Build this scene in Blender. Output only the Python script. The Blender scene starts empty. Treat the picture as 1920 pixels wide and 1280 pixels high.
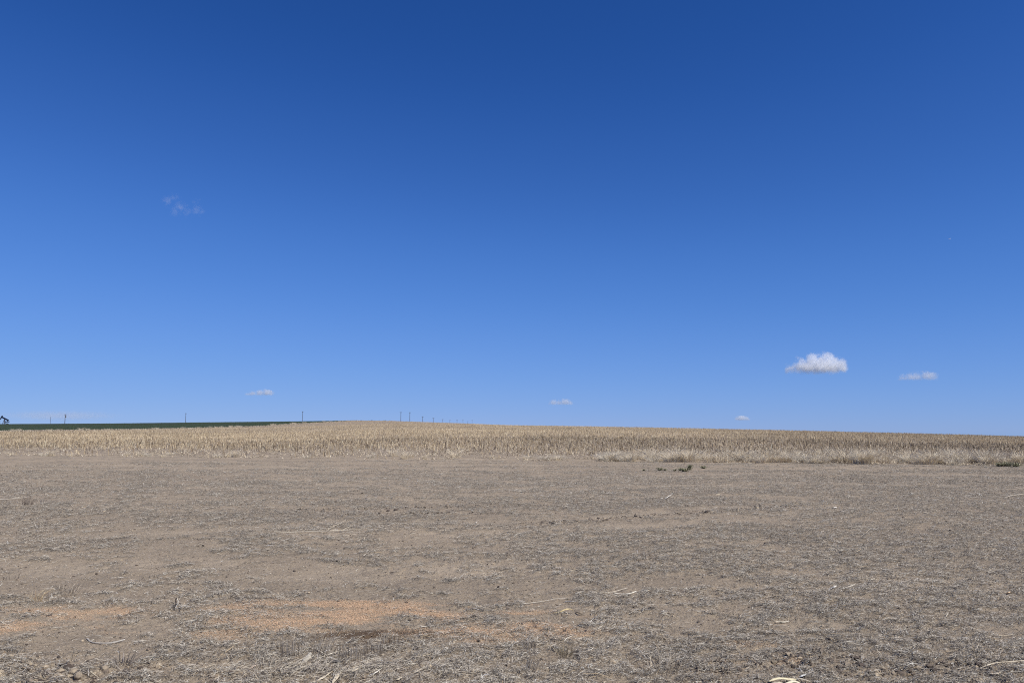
import bpy, math
import numpy as np
from mathutils import Vector

R = math.radians
S = bpy.context.scene
COL = S.collection
rng = np.random.default_rng(7)

# ------------------------------------------------------------------ camera
CAM_H = 1.7
FPX = 1493.0                      # focal length in photo pixels (28 mm on 36 mm)
PITCH = math.atan((806 - 640) / FPX)
cd = bpy.data.cameras.new("camera")
cam = bpy.data.objects.new("camera", cd)
COL.objects.link(cam)
cd.sensor_width = 36.0
cd.lens = 36.0 * FPX / 1920
cd.clip_start = 0.05
cd.clip_end = 60000
cam.location = (0, 0, CAM_H)
cam.rotation_euler = (math.pi / 2 + PITCH, 0, 0)
S.camera = cam

# ------------------------------------------------------------------ sky, sun, exposure
SUN_EL, SUN_AZ = 49.0, 126.0      # azimuth clockwise from +Y (the view direction)
w = bpy.data.worlds.new("World")
S.world = w
w.use_nodes = True
nt = w.node_tree
bg = nt.nodes["Background"]
sky = nt.nodes.new("ShaderNodeTexSky")
sky.sky_type = 'NISHITA'
sky.sun_disc = False
sky.sun_elevation = R(SUN_EL)
sky.sun_rotation = R(SUN_AZ)
sky.altitude = 2500
sky.air_density = 1.0
sky.dust_density = 0.0
sky.ozone_density = 6.0
# the camera's colour response over the whole sky: a deep, saturated blue
sc_in = nt.nodes.new("ShaderNodeVectorMath"); sc_in.operation = 'SCALE'; sc_in.inputs['Scale'].default_value = 0.12 * 0.4
crv = nt.nodes.new("ShaderNodeRGBCurve")
sc_out = nt.nodes.new("ShaderNodeVectorMath"); sc_out.operation = 'SCALE'; sc_out.inputs['Scale'].default_value = 1 / 0.12
for ch, pts in enumerate((((.073, .016), (.102, .032), (.18, .080), (.33, .153), (.714, .266), (1.4, .42)),
                          ((.144, .076), (.199, .119), (.342, .225), (.573, .332), (.932, .434), (1.6, .60)),
                          ((.315, .305), (.42, .425), (.653, .640), (.905, .765), (1.05, .80), (1.8, 1.0)))):
    cv = crv.mapping.curves[ch]
    cv.points[1].location = (1, .8)
    for px, py in pts: cv.points.new(px * .4, py)
crv.mapping.update()
nt.links.new(sky.outputs[0], sc_in.inputs[0]); nt.links.new(sc_in.outputs[0], crv.inputs['Color'])
nt.links.new(crv.outputs[0], sc_out.inputs[0]); nt.links.new(sc_out.outputs[0], bg.inputs[0])
bg.inputs[1].default_value = 0.12

sd = bpy.data.lights.new("sun", 'SUN')
sun = bpy.data.objects.new("sun", sd)
COL.objects.link(sun)
sd.energy = 5.0
sd.angle = R(0.53)
sd.color = (1.0, 0.95, 0.87)
tosun = Vector((math.sin(R(SUN_AZ)) * math.cos(R(SUN_EL)), math.cos(R(SUN_AZ)) * math.cos(R(SUN_EL)), math.sin(R(SUN_EL))))
sun.rotation_euler = tosun.to_track_quat('Z', 'Y').to_euler()
sun.location = (20, -20, 40)

S.view_settings.view_transform = 'Standard'
S.view_settings.look = 'None'
S.view_settings.gamma = 1.0
S.view_settings.exposure = 0.0
S.view_settings.use_curve_mapping = False
S.cycles.volume_bounces = 16
S.cycles.max_bounces = 16
S.cycles.volume_step_rate = 1.0
S.cycles.use_denoising = False
S.cycles.filter_width = 1.1
S.cycles.use_adaptive_sampling = False

# ------------------------------------------------------------------ helpers
def tag(o, label=None, cat=None, group=None, kind=None):
    if label: o['label'] = label
    if cat: o['category'] = cat
    if group: o['group'] = group
    if kind: o['kind'] = kind
    return o

def link(name, me, mat=None, parent=None, loc=None):
    o = bpy.data.objects.new(name, me)
    COL.objects.link(o)
    if mat is not None: me.materials.append(mat)
    if parent is not None: o.parent = parent
    if loc is not None: o.location = loc
    return o

def mesh_np(name, v, f, col=None, smooth=False):
    """v (N,3), f (M,k) with a constant k, col (N,3) per point"""
    me = bpy.data.meshes.new(name)
    v = np.ascontiguousarray(v, np.float32); f = np.ascontiguousarray(f, np.int32)
    n, m, k = len(v), len(f), f.shape[1]
    me.vertices.add(n); me.vertices.foreach_set("co", v.ravel())
    me.loops.add(m * k); me.loops.foreach_set("vertex_index", f.ravel())
    me.polygons.add(m)
    me.polygons.foreach_set("loop_start", np.arange(0, m * k, k, dtype=np.int32))
    me.polygons.foreach_set("use_smooth", np.full(m, smooth))
    me.update(calc_edges=True)
    if col is not None:
        a = me.color_attributes.new("col", 'FLOAT_COLOR', 'POINT')
        c = np.ones((n, 4), np.float32); c[:, :3] = col
        a.data.foreach_set("color", c.ravel())
    return me

def rot_hash(ix, iy, seed):
    h = (ix.astype(np.int64) * 374761393 + iy.astype(np.int64) * 668265263 + seed * 1274126177) & 0xffffffff
    h = ((h ^ (h >> 13)) * 1274126177) & 0xffffffff
    h = (h ^ (h >> 16)) & 0xffffffff
    return h.astype(np.float64) / 4294967295.0

def vnoise(x, y, seed=0):
    ix = np.floor(x).astype(np.int64); iy = np.floor(y).astype(np.int64)
    fx = x - ix; fy = y - iy
    sx = fx * fx * (3 - 2 * fx); sy = fy * fy * (3 - 2 * fy)
    a = rot_hash(ix, iy, seed); b = rot_hash(ix + 1, iy, seed)
    c = rot_hash(ix, iy + 1, seed); d = rot_hash(ix + 1, iy + 1, seed)
    return (a * (1 - sx) + b * sx) * (1 - sy) + (c * (1 - sx) + d * sx) * sy

def fbm(x, y, seed=0, octaves=4, gain=0.5):
    t = 0; amp = 1; tot = 0
    for i in range(octaves):
        c, s = math.cos(i * 1.3 + .4), math.sin(i * 1.3 + .4)
        t = t + amp * vnoise((x * c - y * s) * 2 ** i + 17.3 * i, (x * s + y * c) * 2 ** i - 9.1 * i, seed + i)
        tot += amp; amp *= gain
    return t / tot            # 0..1, centred about .5

def sstep(a, b, x):
    t = np.clip((x - a) / (b - a), 0, 1)
    return t * t * (3 - 2 * t)

CP, SP = math.cos(PITCH), math.sin(PITCH)
def ray(X, Y):
    """direction of the photo pixel X, Y (1920 x 1280) in the world"""
    a, b, c = X - 960.0, 640.0 - Y, FPX
    return np.array([a, c * CP - b * SP, c * SP + b * CP])

def at(X, Y, depth=None, z=0.0):
    d = ray(X, Y)
    t = depth / d[1] if depth is not None else (z - CAM_H) / d[2]
    return np.array([0, 0, CAM_H]) + d * t

# ------------------------------------------------------------------ terrain heights
SKY_PTS = [(-200, 795.5), (0, 794.6), (200, 793.6), (350, 791.8), (567, 789.5), (640, 788.4), (690, 787.6), (740, 788.2), (800, 790.4), (880, 793.0),
           (960, 796.4), (1080, 798.0), (1200, 800), (1330, 802.6), (1450, 805.0), (1700, 811), (1920, 817.2), (2200, 824)]
us, es = [], []
for X, Y in SKY_PTS:
    d = ray(X, Y); us.append(d[0] / d[1]); es.append(d[2] / d[1])
us = np.array(us); es = np.array(es)
CR = [(-200, 800), (0, 780), (680, 700), (760, 600), (900, 450), (1100, 350), (1500, 280), (1920, 250)]
cu = np.array([ray(X, 800)[0] / ray(X, 800)[1] for X, _ in CR]); cy = np.array([c for _, c in CR])
FIELD_X = -160.0                  # the straight border between the stubble and the green crop
SOFT0 = 44.0

def field_x(y):
    return FIELD_X + np.maximum(np.asarray(y, float) - 400, 0) * .075

def macro(x, y):
    x = np.asarray(x, float); y = np.asarray(y, float)
    u = np.clip(x / np.maximum(y, 1.0), -.9, .9)
    e = np.interp(u, us, es); yc = np.interp(u, cu, cy)
    e = e - np.where(x > field_x(y), 0.26, 0.12) / yc
    k = CAM_H + e * yc
    t = np.clip((y - SOFT0) / (yc - SOFT0), 0, 1)
    z = k * t ** np.interp(u, [-.643, -.51, -.41, -.33, -.2, 0], [1.45, 1.62, 1.82, 1.95, 1.45, 1.1])
    over = np.maximum(y - yc, 0)
    far = CAM_H + e * y - 6.0 * (1 - np.exp(-over / 230.0)) - over * 0.0006
    return np.where(y > yc, far, z)

# the patches seen on the bare ground, as ellipses in metres: centre, half axes, angle
def ell(x, y, cx, cy_, ax, ay, ang=0.0):
    c, s = math.cos(ang), math.sin(ang)
    dx, dy = x - cx, y - cy_
    return ((dx * c + dy * s) / ax) ** 2 + ((-dx * s + dy * c) / ay) ** 2

GRAIN = []
for (X, Y, ax, ay, k) in [(620, 1140, 1.25, .42, 1.0), (820, 1150, 1.15, .50, 1.0), (700, 1172, 1.35, .30, .9), (960, 1172, 1.05, .40, .9), (860, 1196, .9, .2, .6),
                          (130, 1150, .80, .28, 1.0), (60, 1180, .9, .18, .9), (480, 1165, .5, .20, .7), (1100, 1186, .4, .15, .6), (430, 1190, .4, .15, .5),
                          (1405, 1212, .24, .13, .55), (1470, 1240, .2, .15, .5), (1350, 1240, .28, .12, .35), (0, 1172, .5, .3, .8)]:
    p = at(X, Y); GRAIN.append((p[0], p[1], ax, ay, k))

def grain_mask(x, y):
    m = 0
    for cx, cy_, ax, ay, k in GRAIN:
        m = np.maximum(m, k * np.clip(1.45 - ell(x, y, cx, cy_, ax, ay), 0, 1) ** 1.3 * .95)
    n = fbm(x * 2.2, y * 4.5, 41, 4)
    return np.clip(m * sstep(.36, .70, n) * 1.1, 0, 1)

_b = at(672, 1196); _c = at(745, 1201)
def brown_mask(x, y):
    m = np.clip(1.3 - ell(x, y, (_b[0] + _c[0]) / 2, (_b[1] + _c[1]) / 2 + .05, .62, .30), 0, 1)
    p = at(1395, 1208); q = at(1640, 1172)
    m = np.maximum(m, np.clip(1.2 - ell(x, y, p[0], p[1], .10, .05), 0, 1))
    m = np.maximum(m, np.clip(1.2 - ell(x, y, q[0], q[1], .08, .06), 0, 1))
    return np.clip(m * sstep(.34, .62, fbm(x * 6, y * 8, 77, 3)) * 1.15, 0, 1)

TR = [(at(560, 955), at(1010, 948), .22), (at(1000, 982), at(1480, 948), .28), (at(170, 869), at(265, 869), .35), (at(1480, 885), at(1660, 905), .5),
      (at(1770, 900), at(1990, 906), .4), (at(930, 962), at(640, 966), .14)]
def track_mask(x, y):
    m = 0
    for a, b, wd in TR:
        ab = (b - a)[:2]; L2 = (ab ** 2).sum()
        t = np.clip(((x - a[0]) * ab[0] + (y - a[1]) * ab[1]) / L2, 0, 1)
        d = np.hypot(x - a[0] - t * ab[0], y - a[1] - t * ab[1]) + .25 * (fbm(x * 1.3, y * 1.3, 5, 3) - .5)
        m = np.maximum(m, sstep(wd * 1.6, wd * .5, d))
    return m

RUTS = [([(560, 1000), (900, 1003), (1200, 985), (1420, 972), (1560, 950)], .42), ([(600, 977), (900, 979), (1150, 968), (1380, 950)], .34),
        ([(1120, 893), (1500, 886), (1960, 893)], .7), ([(1080, 916), (1500, 905), (1960, 915)], .6), ([(-60, 1012), (300, 1000), (560, 984)], .4),
        ([(-60, 1078), (300, 1062), (620, 1074), (950, 1063)], .55), ([(-60, 872), (400, 876), (900, 878)], .9), ([(300, 915), (800, 922), (1050, 912)], .6),
        ([(1180, 1160), (1420, 1178), (1560, 1172)], .16), ([(150, 1236), (330, 1230), (420, 1245)], .15)]
RUTS = [([at(X, Y)[:2] for X, Y in pl_], wd) for pl_, wd in RUTS]
def rut_mask(x, y):
    """flattened strips where wheels pressed the soil smooth"""
    m = 0
    wob = .5 * (fbm(x * .5, y * .5, 111, 3) - .5)
    for pl_, wd in RUTS:
        for a, b in zip(pl_[:-1], pl_[1:]):
            ab = b - a; L2 = (ab ** 2).sum()
            t = np.clip(((x - a[0]) * ab[0] + (y - a[1]) * ab[1]) / L2, 0, 1)
            d = np.hypot(x - a[0] - t * ab[0], y - a[1] - t * ab[1]) + wob * wd * 2
            m = np.maximum(m, sstep(wd * 1.5, wd * .4, d))
    return m * sstep(.36, .60, fbm(x * 1.9, y * 1.9, 117, 4))

def clod_mask(x, y):
    m = track_mask(x, y) * .9
    m = np.maximum(m, .55 * sstep(6.35, 5.9, y) * sstep(.12, .3, np.abs(x / np.maximum(y, 1) + .03)) * sstep(.45, .6, fbm(x * 2.2, y * 3, 131, 3)))
    for X, Y, ax, ay, k in [(110, 1266, .62, .16, 1.0), (1540, 1240, .42, .26, 1), (1800, 1252, .55, .2, .8), (1640, 1262, .6, .12, .8), (1290, 1215, .3, .12, .4)]:
        p = at(X, Y)
        m = np.maximum(m, k * np.clip(1.3 - ell(x, y, p[0], p[1], ax, ay), 0, 1))
    return m

def edge_y(x):
    """depth of the near edge of the corn stubble at lateral position x"""
    return 47.6 - 0.235 * (x + 10) + 1.1 * (fbm(x * .18, x * 0 + 3., 9, 3) - .5)

def litter_mask(x, y):
    u = x / np.maximum(y, 1)
    n = fbm(x * 1.0 + .35 * y, y * .75, 21, 5, .62)
    n2 = fbm(x * 4.1, y * 4.6, 57, 4, .6)
    bias = .03 + .09 * sstep(.0, .55, u) + .16 * sstep(6.9, 6.0, y) + .02 * sstep(9, 14, y) - .05 * sstep(-.1, -.6, u) * sstep(9, 7, y)
    bias = bias - .10 * sstep(26, 38, y) - .07 * np.exp(-((y - 9.8) / 1.3) ** 2) * sstep(.25, -.1, u) + .05 * np.exp(-((y - 8.3) / .6) ** 2)
    m = sstep(.43, .58, n * .54 + n2 * .46 + bias + .05 * (fbm(x * .12, y * .5, 14, 2) - .5) * 2 + .10 * (fbm(x * .34, y * .55, 15, 3) - .5) * 2) * (.35 + .65 * sstep(.40, .60, fbm(x * 8, y * 9, 91, 3)))
    m = np.maximum(m, .07)
    return m * (1 - .62 * rut_mask(x, y)) * (1 - .55 * grain_mask(x, y)) * (1 - .85 * brown_mask(x, y))

def micro(x, y):
    r = np.hypot(x, y)
    fade = sstep(60, 30, r)
    z = .030 * (fbm(x * .7, y * .7, 1, 3) - .5) + .020 * (fbm(x * 3.0, y * 3.0, 2, 3) - .5) * sstep(40, 18, r)
    z = z + .018 * (fbm(x * 12, y * 14, 3, 4) - .5) * sstep(16, 9, r)
    z = z + .022 * litter_mask(x, y) * sstep(30, 14, r)
    z = z - .014 * rut_mask(x, y)
    c = clod_mask(x, y)
    rid = np.abs(fbm(x * 7, y * 7, 13, 4) - .5) * 2
    z = z + c * (.045 * (1 - rid) * sstep(30, 12, r) - .028)
    z = z - .03 * np.clip(1 - ell(x, y, _b[0], _b[1], .16, .035, .25), 0, 1) - .025 * np.clip(1 - ell(x, y, _c[0] + .12, _c[1] - .01, .13, .03), 0, 1)
    return z * fade

def H(x, y):
    return macro(x, y) + micro(x, y)

# ------------------------------------------------------------------ materials
def principled(name, rough=.9, spec=.2):
    m = bpy.data.materials.new(name); m.use_nodes = True
    n = m.node_tree.nodes; b = n["Principled BSDF"]
    b.inputs["Roughness"].default_value = rough
    b.inputs["Specular IOR Level"].default_value = spec
    return m, m.node_tree, b

def N(nt, t, **kw):
    n = nt.nodes.new(t)
    for k, v in kw.items():
        if k in n.inputs: n.inputs[k].default_value = v
        else: setattr(n, k, v)
    return n

def mixc(nt, fac, a, b, mode='MIX'):
    n = nt.nodes.new("ShaderNodeMix"); n.data_type = 'RGBA'; n.blend_type = mode
    for i, v in ((0, fac), (6, a), (7, b)):
        if hasattr(v, 'is_linked') or isinstance(v, bpy.types.NodeSocket): nt.links.new(v, n.inputs[i])
        elif i == 0: n.inputs[0].default_value = v
        else: n.inputs[i].default_value = (*v, 1)
    return n.outputs[2]

def ramp(nt, src, a, b):
    n = nt.nodes.new("ShaderNodeMapRange"); n.inputs[1].default_value = a; n.inputs[2].default_value = b
    nt.links.new(src, n.inputs[0]); return n.outputs[0]

def noise(nt, scale, detail=4, rough=.6, vec=None, stretch=None):
    if stretch is not None:
        mp = nt.nodes.new("ShaderNodeMapping"); mp.inputs['Scale'].default_value = stretch
        nt.links.new(vec, mp.inputs[0]); vec = mp.outputs[0]
    n = nt.nodes.new("ShaderNodeTexNoise"); n.inputs['Scale'].default_value = scale
    n.inputs['Detail'].default_value = detail; n.inputs['Roughness'].default_value = rough
    if vec is not None: nt.links.new(vec, n.inputs['Vector'])
    return n.outputs[0]

def plant_mat(name, rough=.75, trans=0.0):
    m, t, b = principled(name, rough, .25)
    a = t.nodes.new("ShaderNodeAttribute"); a.attribute_name = "col"
    g = t.nodes.new("ShaderNodeNewGeometry")
    nz = noise(t, 60, 3, .6, g.outputs['Position'])
    c = mixc(t, 1.0, a.outputs['Color'], mixc(t, ramp(t, nz, .3, .7), (.72, .72, .72), (1.18, 1.16, 1.12)), 'MULTIPLY')
    t.links.new(c, b.inputs['Base Color'])
    return m

def plain_mat(name, colr, rough=.7, metal=0.0, var=.25, scale=8):
    m, t, b = principled(name, rough, .3)
    g = t.nodes.new("ShaderNodeTexCoord")
    nz = noise(t, scale, 5, .6, g.outputs['Object'])
    lo = tuple(c * (1 - var) for c in colr); hi = tuple(c * (1 + var) for c in colr)
    t.links.new(mixc(t, ramp(t, nz, .3, .7), lo, hi), b.inputs['Base Color'])
    b.inputs['Metallic'].default_value = metal
    return m

# ground: bare crusted soil, grey where chopped residue lies, peach where grain was spilled, tan under the stubble
gm, t, b = principled("soil", .95, .12)
at_m = t.nodes.new("ShaderNodeAttribute"); at_m.attribute_name = "col"       # r litter, g grain, b brown stain
at_k = t.nodes.new("ShaderNodeAttribute"); at_k.attribute_name = "zone"      # r stubble field, g clods
sep = t.nodes.new("ShaderNodeSeparateColor"); t.links.new(at_m.outputs['Color'], sep.inputs[0])
sep2 = t.nodes.new("ShaderNodeSeparateColor"); t.links.new(at_k.outputs['Color'], sep2.inputs[0])
pos = t.nodes.new("ShaderNodeNewGeometry").outputs['Position']
n_big = noise(t, .35, 4, .6, pos)
n_mid = noise(t, 3.0, 5, .65, pos, (1, .8, 1))
n_fine = noise(t, 45, 4, .7, pos)
n_far = noise(t, 2.4, 6, .78, pos, (1.0, .34, 1))
n_band = noise(t, 1.0, 4, .6, pos, (.11, .42, 1))
soil = mixc(t, ramp(t, n_big, .35, .65), (.520, .416, .286), (.585, .470, .325))
soil = mixc(t, ramp(t, n_mid, .35, .7), mixc(t, .5, soil, (.385, .312, .225)), soil)
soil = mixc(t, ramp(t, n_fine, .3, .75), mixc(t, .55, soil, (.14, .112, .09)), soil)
soil = mixc(t, ramp(t, n_far, .55, .65), soil, mixc(t, .55, soil, (.18, .15, .115)))  # far dark streaks: residue tone, with the shade behind clods painted in
soil = mixc(t, ramp(t, n_band, .38, .62), soil, mixc(t, .42, soil, (.22, .18, .135)))
soil = mixc(t, ramp(t, noise(t, 16, 5, .8, pos, (.7, 1.3, 1)), .60, .70), soil, mixc(t, .55, soil, (.10, .082, .068)))  # dark specks paint the small shadows of the rough soil into its colour
soil = mixc(t, sep2.outputs[2], soil, mixc(t, .15, soil, (.60, .50, .37)))
lit = mixc(t, ramp(t, noise(t, 70, 4, .8, pos), .40, .62), (.10, .084, .066), (.36, .305, .23))
litm = t.nodes.new("ShaderNodeMath"); litm.operation = 'MULTIPLY'; litm.inputs[1].default_value = .68
t.links.new(sep.outputs[0], litm.inputs[0])
c = mixc(t, litm.outputs[0], soil, lit)
gr = mixc(t, ramp(t, noise(t, 110, 3, .8, pos), .35, .65), (.46, .31, .185), (.68, .48, .30))
grf = t.nodes.new("ShaderNodeMath"); grf.operation = 'MULTIPLY'; grf.inputs[1].default_value = .55
t.links.new(sep.outputs[1], grf.inputs[0])
c = mixc(t, grf.outputs[0], c, gr)
c = mixc(t, sep.outputs[2], c, mixc(t, ramp(t, n_fine, .3, .7), (.075, .052, .033), (.20, .14, .09)))
stb = mixc(t, ramp(t, noise(t, 6, 5, .8, pos), .35, .65), (.20, .16, .118), (.37, .30, .222))
c = mixc(t, sep2.outputs[0], c, stb)
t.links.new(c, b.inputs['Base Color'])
bmp = t.nodes.new("ShaderNodeBump"); bmp.inputs['Strength'].default_value = .8; bmp.inputs['Distance'].default_value = .022
t.links.new(noise(t, 38, 6, .75, pos), bmp.inputs['Height'])
bmp2 = t.nodes.new("ShaderNodeBump"); bmp2.inputs['Strength'].default_value = .7; bmp2.inputs['Distance'].default_value = .10
t.links.new(noise(t, 5, 6, .75, pos), bmp2.inputs['Height']); t.links.new(bmp.outputs[0], bmp2.inputs['Normal'])
t.links.new(bmp2.outputs[0], b.inputs['Normal'])
MAT_SOIL = gm

MAT_STRAW = plant_mat("straw")
MAT_CLOD = plain_mat("clod_soil", (.30, .245, .175), .95, 0, .3, 30)

# ------------------------------------------------------------------ ground sheet (one polar grid, finest in front)
th = np.concatenate([np.linspace(-40, 40, 1300), np.arange(42, 319, 3.)]); th = np.radians(th)
rs = list(np.arange(.5, 4.5, .5)); r = 4.5
while r < 900:
    rs.append(r); r += min(max(r * r / 1350 * .62, .010), 7.0)
while r < 9000:
    rs.append(r); r *= 1.12
rs = np.array(rs)
TH, RR = np.meshgrid(th, rs)
GX = (RR * np.sin(TH)).ravel(); GY = (RR * np.cos(TH)).ravel()
back = GY < 1
GZ = np.where(back, 0, H(GX, np.maximum(GY, 1)))
nr, nc = RR.shape
v = np.stack([GX, GY, GZ], 1)
v = np.vstack([v, [[0, 0, 0]]])
i = np.arange(nr - 1)[:, None] * nc; j = np.arange(nc)[None, :]; j2 = (j + 1) % nc
f = np.stack([i + j, i + nc + j, i + nc + j2, i + j2], -1).reshape(-1, 4)
jj = np.arange(nc); cap = np.stack([np.full(nc, nr * nc), jj, (jj + 1) % nc, (jj + 1) % nc], 1)
colr = np.zeros((len(v), 3)); x, y = v[:, 0], v[:, 1]
colr[:, 0] = litter_mask(x, y); colr[:, 1] = grain_mask(x, y); colr[:, 2] = brown_mask(x, y)
zone = np.zeros((len(v), 4)); zone[:, 3] = 1
zone[:, 0] = sstep(1, 11, y - edge_y(x) + 2.5 * (fbm(x * 1.1, y * .8, 61, 3) - .5)); zone[:, 1] = clod_mask(x, y); zone[:, 2] = rut_mask(x, y)
colr[:, 0] *= 1 - zone[:, 0]
me = mesh_np("ground", v, f, colr, smooth=True)
a = me.color_attributes.new("zone", 'FLOAT_COLOR', 'POINT'); a.data.foreach_set("color", zone.astype(np.float32).ravel())
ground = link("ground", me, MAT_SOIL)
tag(ground, "bare crusted tan soil of the field with a rising stubble slope behind", kind='structure')

# ------------------------------------------------------------------ many little strips as one mesh
def strips(name, P, yaw, L, W, tilt, bend, colr, segs=2, side_lean=None, flat=.35):
    """n bent slivers with a flattened triangular section. P base centre (n,3)"""
    n = len(P)
    ts = np.linspace(-.5, .5, segs + 1)
    dx, dy = np.cos(yaw), np.sin(yaw)
    V = []
    for tt in ts:
        along = L * tt
        zz = along * np.sin(tilt) + bend * L * (1 - (2 * tt) ** 2)
        off = .18 * L * (tt * tt * 4 - .33) * (side_lean if side_lean is not None else 0)
        cx = P[:, 0] + dx * along * np.cos(tilt) - dy * off
        cy_ = P[:, 1] + dy * along * np.cos(tilt) + dx * off
        cz = P[:, 2] + zz
        wd = W * (1 - .5 * abs(tt) * 1.2)
        for k, (s, h) in enumerate(((-.5, 0), (.5, 0), (0, flat))):
            V.append(np.stack([cx - dy * wd * s, cy_ + dx * wd * s, cz + wd * h], 1))
    V = np.stack(V, 1)                        # n, (segs+1)*3, 3
    q = []
    for s in range(segs):
        for k in range(3):
            q.append([s * 3 + k, s * 3 + (k + 1) % 3, (s + 1) * 3 + (k + 1) % 3, (s + 1) * 3 + k])
    q = np.array(q); nv = (segs + 1) * 3
    F = (np.arange(n)[:, None, None] * nv + q[None]).reshape(-1, 4)
    return V.reshape(-1, 3), F, np.repeat(colr, nv, 0)

def palette(n, cols, probs, var=.18):
    idx = rng.choice(len(cols), n, p=np.array(probs) / sum(probs))
    c = np.array(cols)[idx] * (1 + var * rng.standard_normal((n, 1)))
    return np.clip(c, .02, .85)

def sample_front(n0, r0, r1, half=41, power=2.0, rref=6.5):
    """points in the view sector, n0 per m2 at rref and falling with (rref/r)^power"""
    rr = np.linspace(r0, r1, 400)
    dens = n0 * np.minimum(1, (rref / rr) ** power) * rr * 2 * R(half)
    cum = np.concatenate([[0], np.cumsum((dens[1:] + dens[:-1]) / 2 * np.diff(rr))])
    n = int(cum[-1]); s = rng.random(n) * cum[-1]
    r_ = np.interp(s, cum, rr); a_ = R(half) * (2 * rng.random(n) - 1)
    return r_ * np.sin(a_), r_ * np.cos(a_)

# chopped grey residue lying over the bare soil: flecks of chaff, straws, a few coarse pieces
LVV, LFF, LCC, loff = [], [], [], 0
for (n0, r1, mexp, lmin, Lm, Ls, Lc, Wlo, Whi, tl, colset, prs) in (
        (12500, 47, 1.0, .08, .013, .45, (.005, .045), .0018, .0045, .45, [(.38, .34, .28), (.23, .205, .17), (.56, .505, .41), (.055, .046, .038), (.76, .71, .60), (.36, .26, .16)], [24, 24, 16, 32, 8, 5]),
        (3600, 47, 1.15, .02, .034, .50, (.012, .14), .0016, .0036, .30, [(.42, .385, .33), (.26, .24, .21), (.60, .55, .46), (.065, .055, .046), (.80, .75, .65), (.46, .35, .21)], [25, 23, 19, 24, 9, 4]),
        (55, 30, 1.0, .10, .080, .45, (.03, .26), .003, .007, .16, [(.50, .45, .36), (.36, .32, .26), (.64, .60, .50), (.12, .10, .08), (.44, .34, .21)], [26, 30, 10, 24, 12])):
    x, y = sample_front(n0, 4.6, r1)
    lm = litter_mask(x, y)
    keep = (rng.random(len(x)) < np.maximum(lm ** mexp, lmin)) & (y < edge_y(x) + 1)
    x, y, lm = x[keep], y[keep], lm[keep]; n = len(x); dd = np.hypot(x, y)
    z = H(x, y) + rng.random(n) ** 1.8 * .030 * lm * np.interp(dd, [6, 25], [1, 1.3]) + .001
    L = rng.lognormal(math.log(Lm), Ls, n).clip(*Lc) * np.interp(dd, [6, 14, 45], [1, 1.4, 2.6])
    W = rng.uniform(Wlo, Whi, n) * np.interp(dd, [6, 14, 45], [1, 1.6, 3.4])
    yaw = np.where(rng.random(n) < .35, rng.normal(.2, .5, n), rng.random(n) * math.pi)
    pc = palette(n, colset, prs, .16)
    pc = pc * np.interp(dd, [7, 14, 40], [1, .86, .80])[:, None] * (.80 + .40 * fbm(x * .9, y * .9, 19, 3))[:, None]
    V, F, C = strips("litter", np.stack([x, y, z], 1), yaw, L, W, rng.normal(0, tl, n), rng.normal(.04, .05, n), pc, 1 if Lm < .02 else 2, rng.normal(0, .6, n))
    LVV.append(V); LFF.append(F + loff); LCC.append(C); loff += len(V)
pt = at(625, 1262); n = 620
x = pt[0] + rng.normal(0, .46, n); y = pt[1] + rng.normal(0, .13, n); z = H(x, y) + rng.random(n) * .045
V, F, C = strips("litter", np.stack([x, y, z], 1), rng.normal(.9, .7, n), rng.lognormal(math.log(.075), .4, n), rng.uniform(.0022, .005, n), rng.normal(0, .3, n), rng.normal(.05, .06, n),
                 palette(n, [(.48, .43, .34), (.36, .32, .27), (.62, .56, .44), (.12, .10, .08), (.26, .22, .18)], [26, 26, 16, 16, 16], .15), 2, rng.normal(0, .8, n))
LVV.append(V); LFF.append(F + loff); LCC.append(C); loff += len(V)
tag(link("straw_litter", mesh_np("straw_litter", np.vstack(LVV), np.vstack(LFF), np.vstack(LCC)), MAT_STRAW), "chopped grey straw residue scattered over the bare soil", "straw litter", kind='stuff')

# spilled grain
bx = []
for cx, cy_, ax, ay, k in GRAIN:
    nn = int(30000 * ax * ay * 4)
    bx.append(np.stack([cx + (rng.random(nn) * 2 - 1) * ax * 1.1, cy_ + (rng.random(nn) * 2 - 1) * ay * 1.1], 1))
bx = np.vstack(bx); k = rng.random(len(bx)) < grain_mask(bx[:, 0], bx[:, 1]) * (1 - .8 * brown_mask(bx[:, 0], bx[:, 1])) * .27; bx = bx[k]
n = len(bx); z = H(bx[:, 0], bx[:, 1]) + .002 + .006 * rng.random(n)
o6 = np.array([(1, 0, 0), (0, 1, 0), (-1, 0, 0), (0, -1, 0), (0, 0, .8), (0, 0, -.8)])
sc = rng.uniform(.0021, .0036, n)
V = (np.stack([bx[:, 0], bx[:, 1], z], 1)[:, None] + o6[None] * sc[:, None, None]).reshape(-1, 3)
t8 = np.array([(0, 1, 4), (1, 2, 4), (2, 3, 4), (3, 0, 4), (1, 0, 5), (2, 1, 5), (3, 2, 5), (0, 3, 5)])
F = (np.arange(n)[:, None, None] * 6 + t8[None]).reshape(-1, 3)
C = np.repeat(palette(n, [(.66, .46, .30), (.56, .38, .24), (.70, .54, .39), (.38, .24, .14)], [46, 30, 18, 6], .12), 6, 0)
tag(link("spilled_grain", mesh_np("spilled_grain", V, F, C), MAT_STRAW), "orange grain kernels spilled in thin patches over the soil", "spilled grain", kind='stuff')

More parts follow.
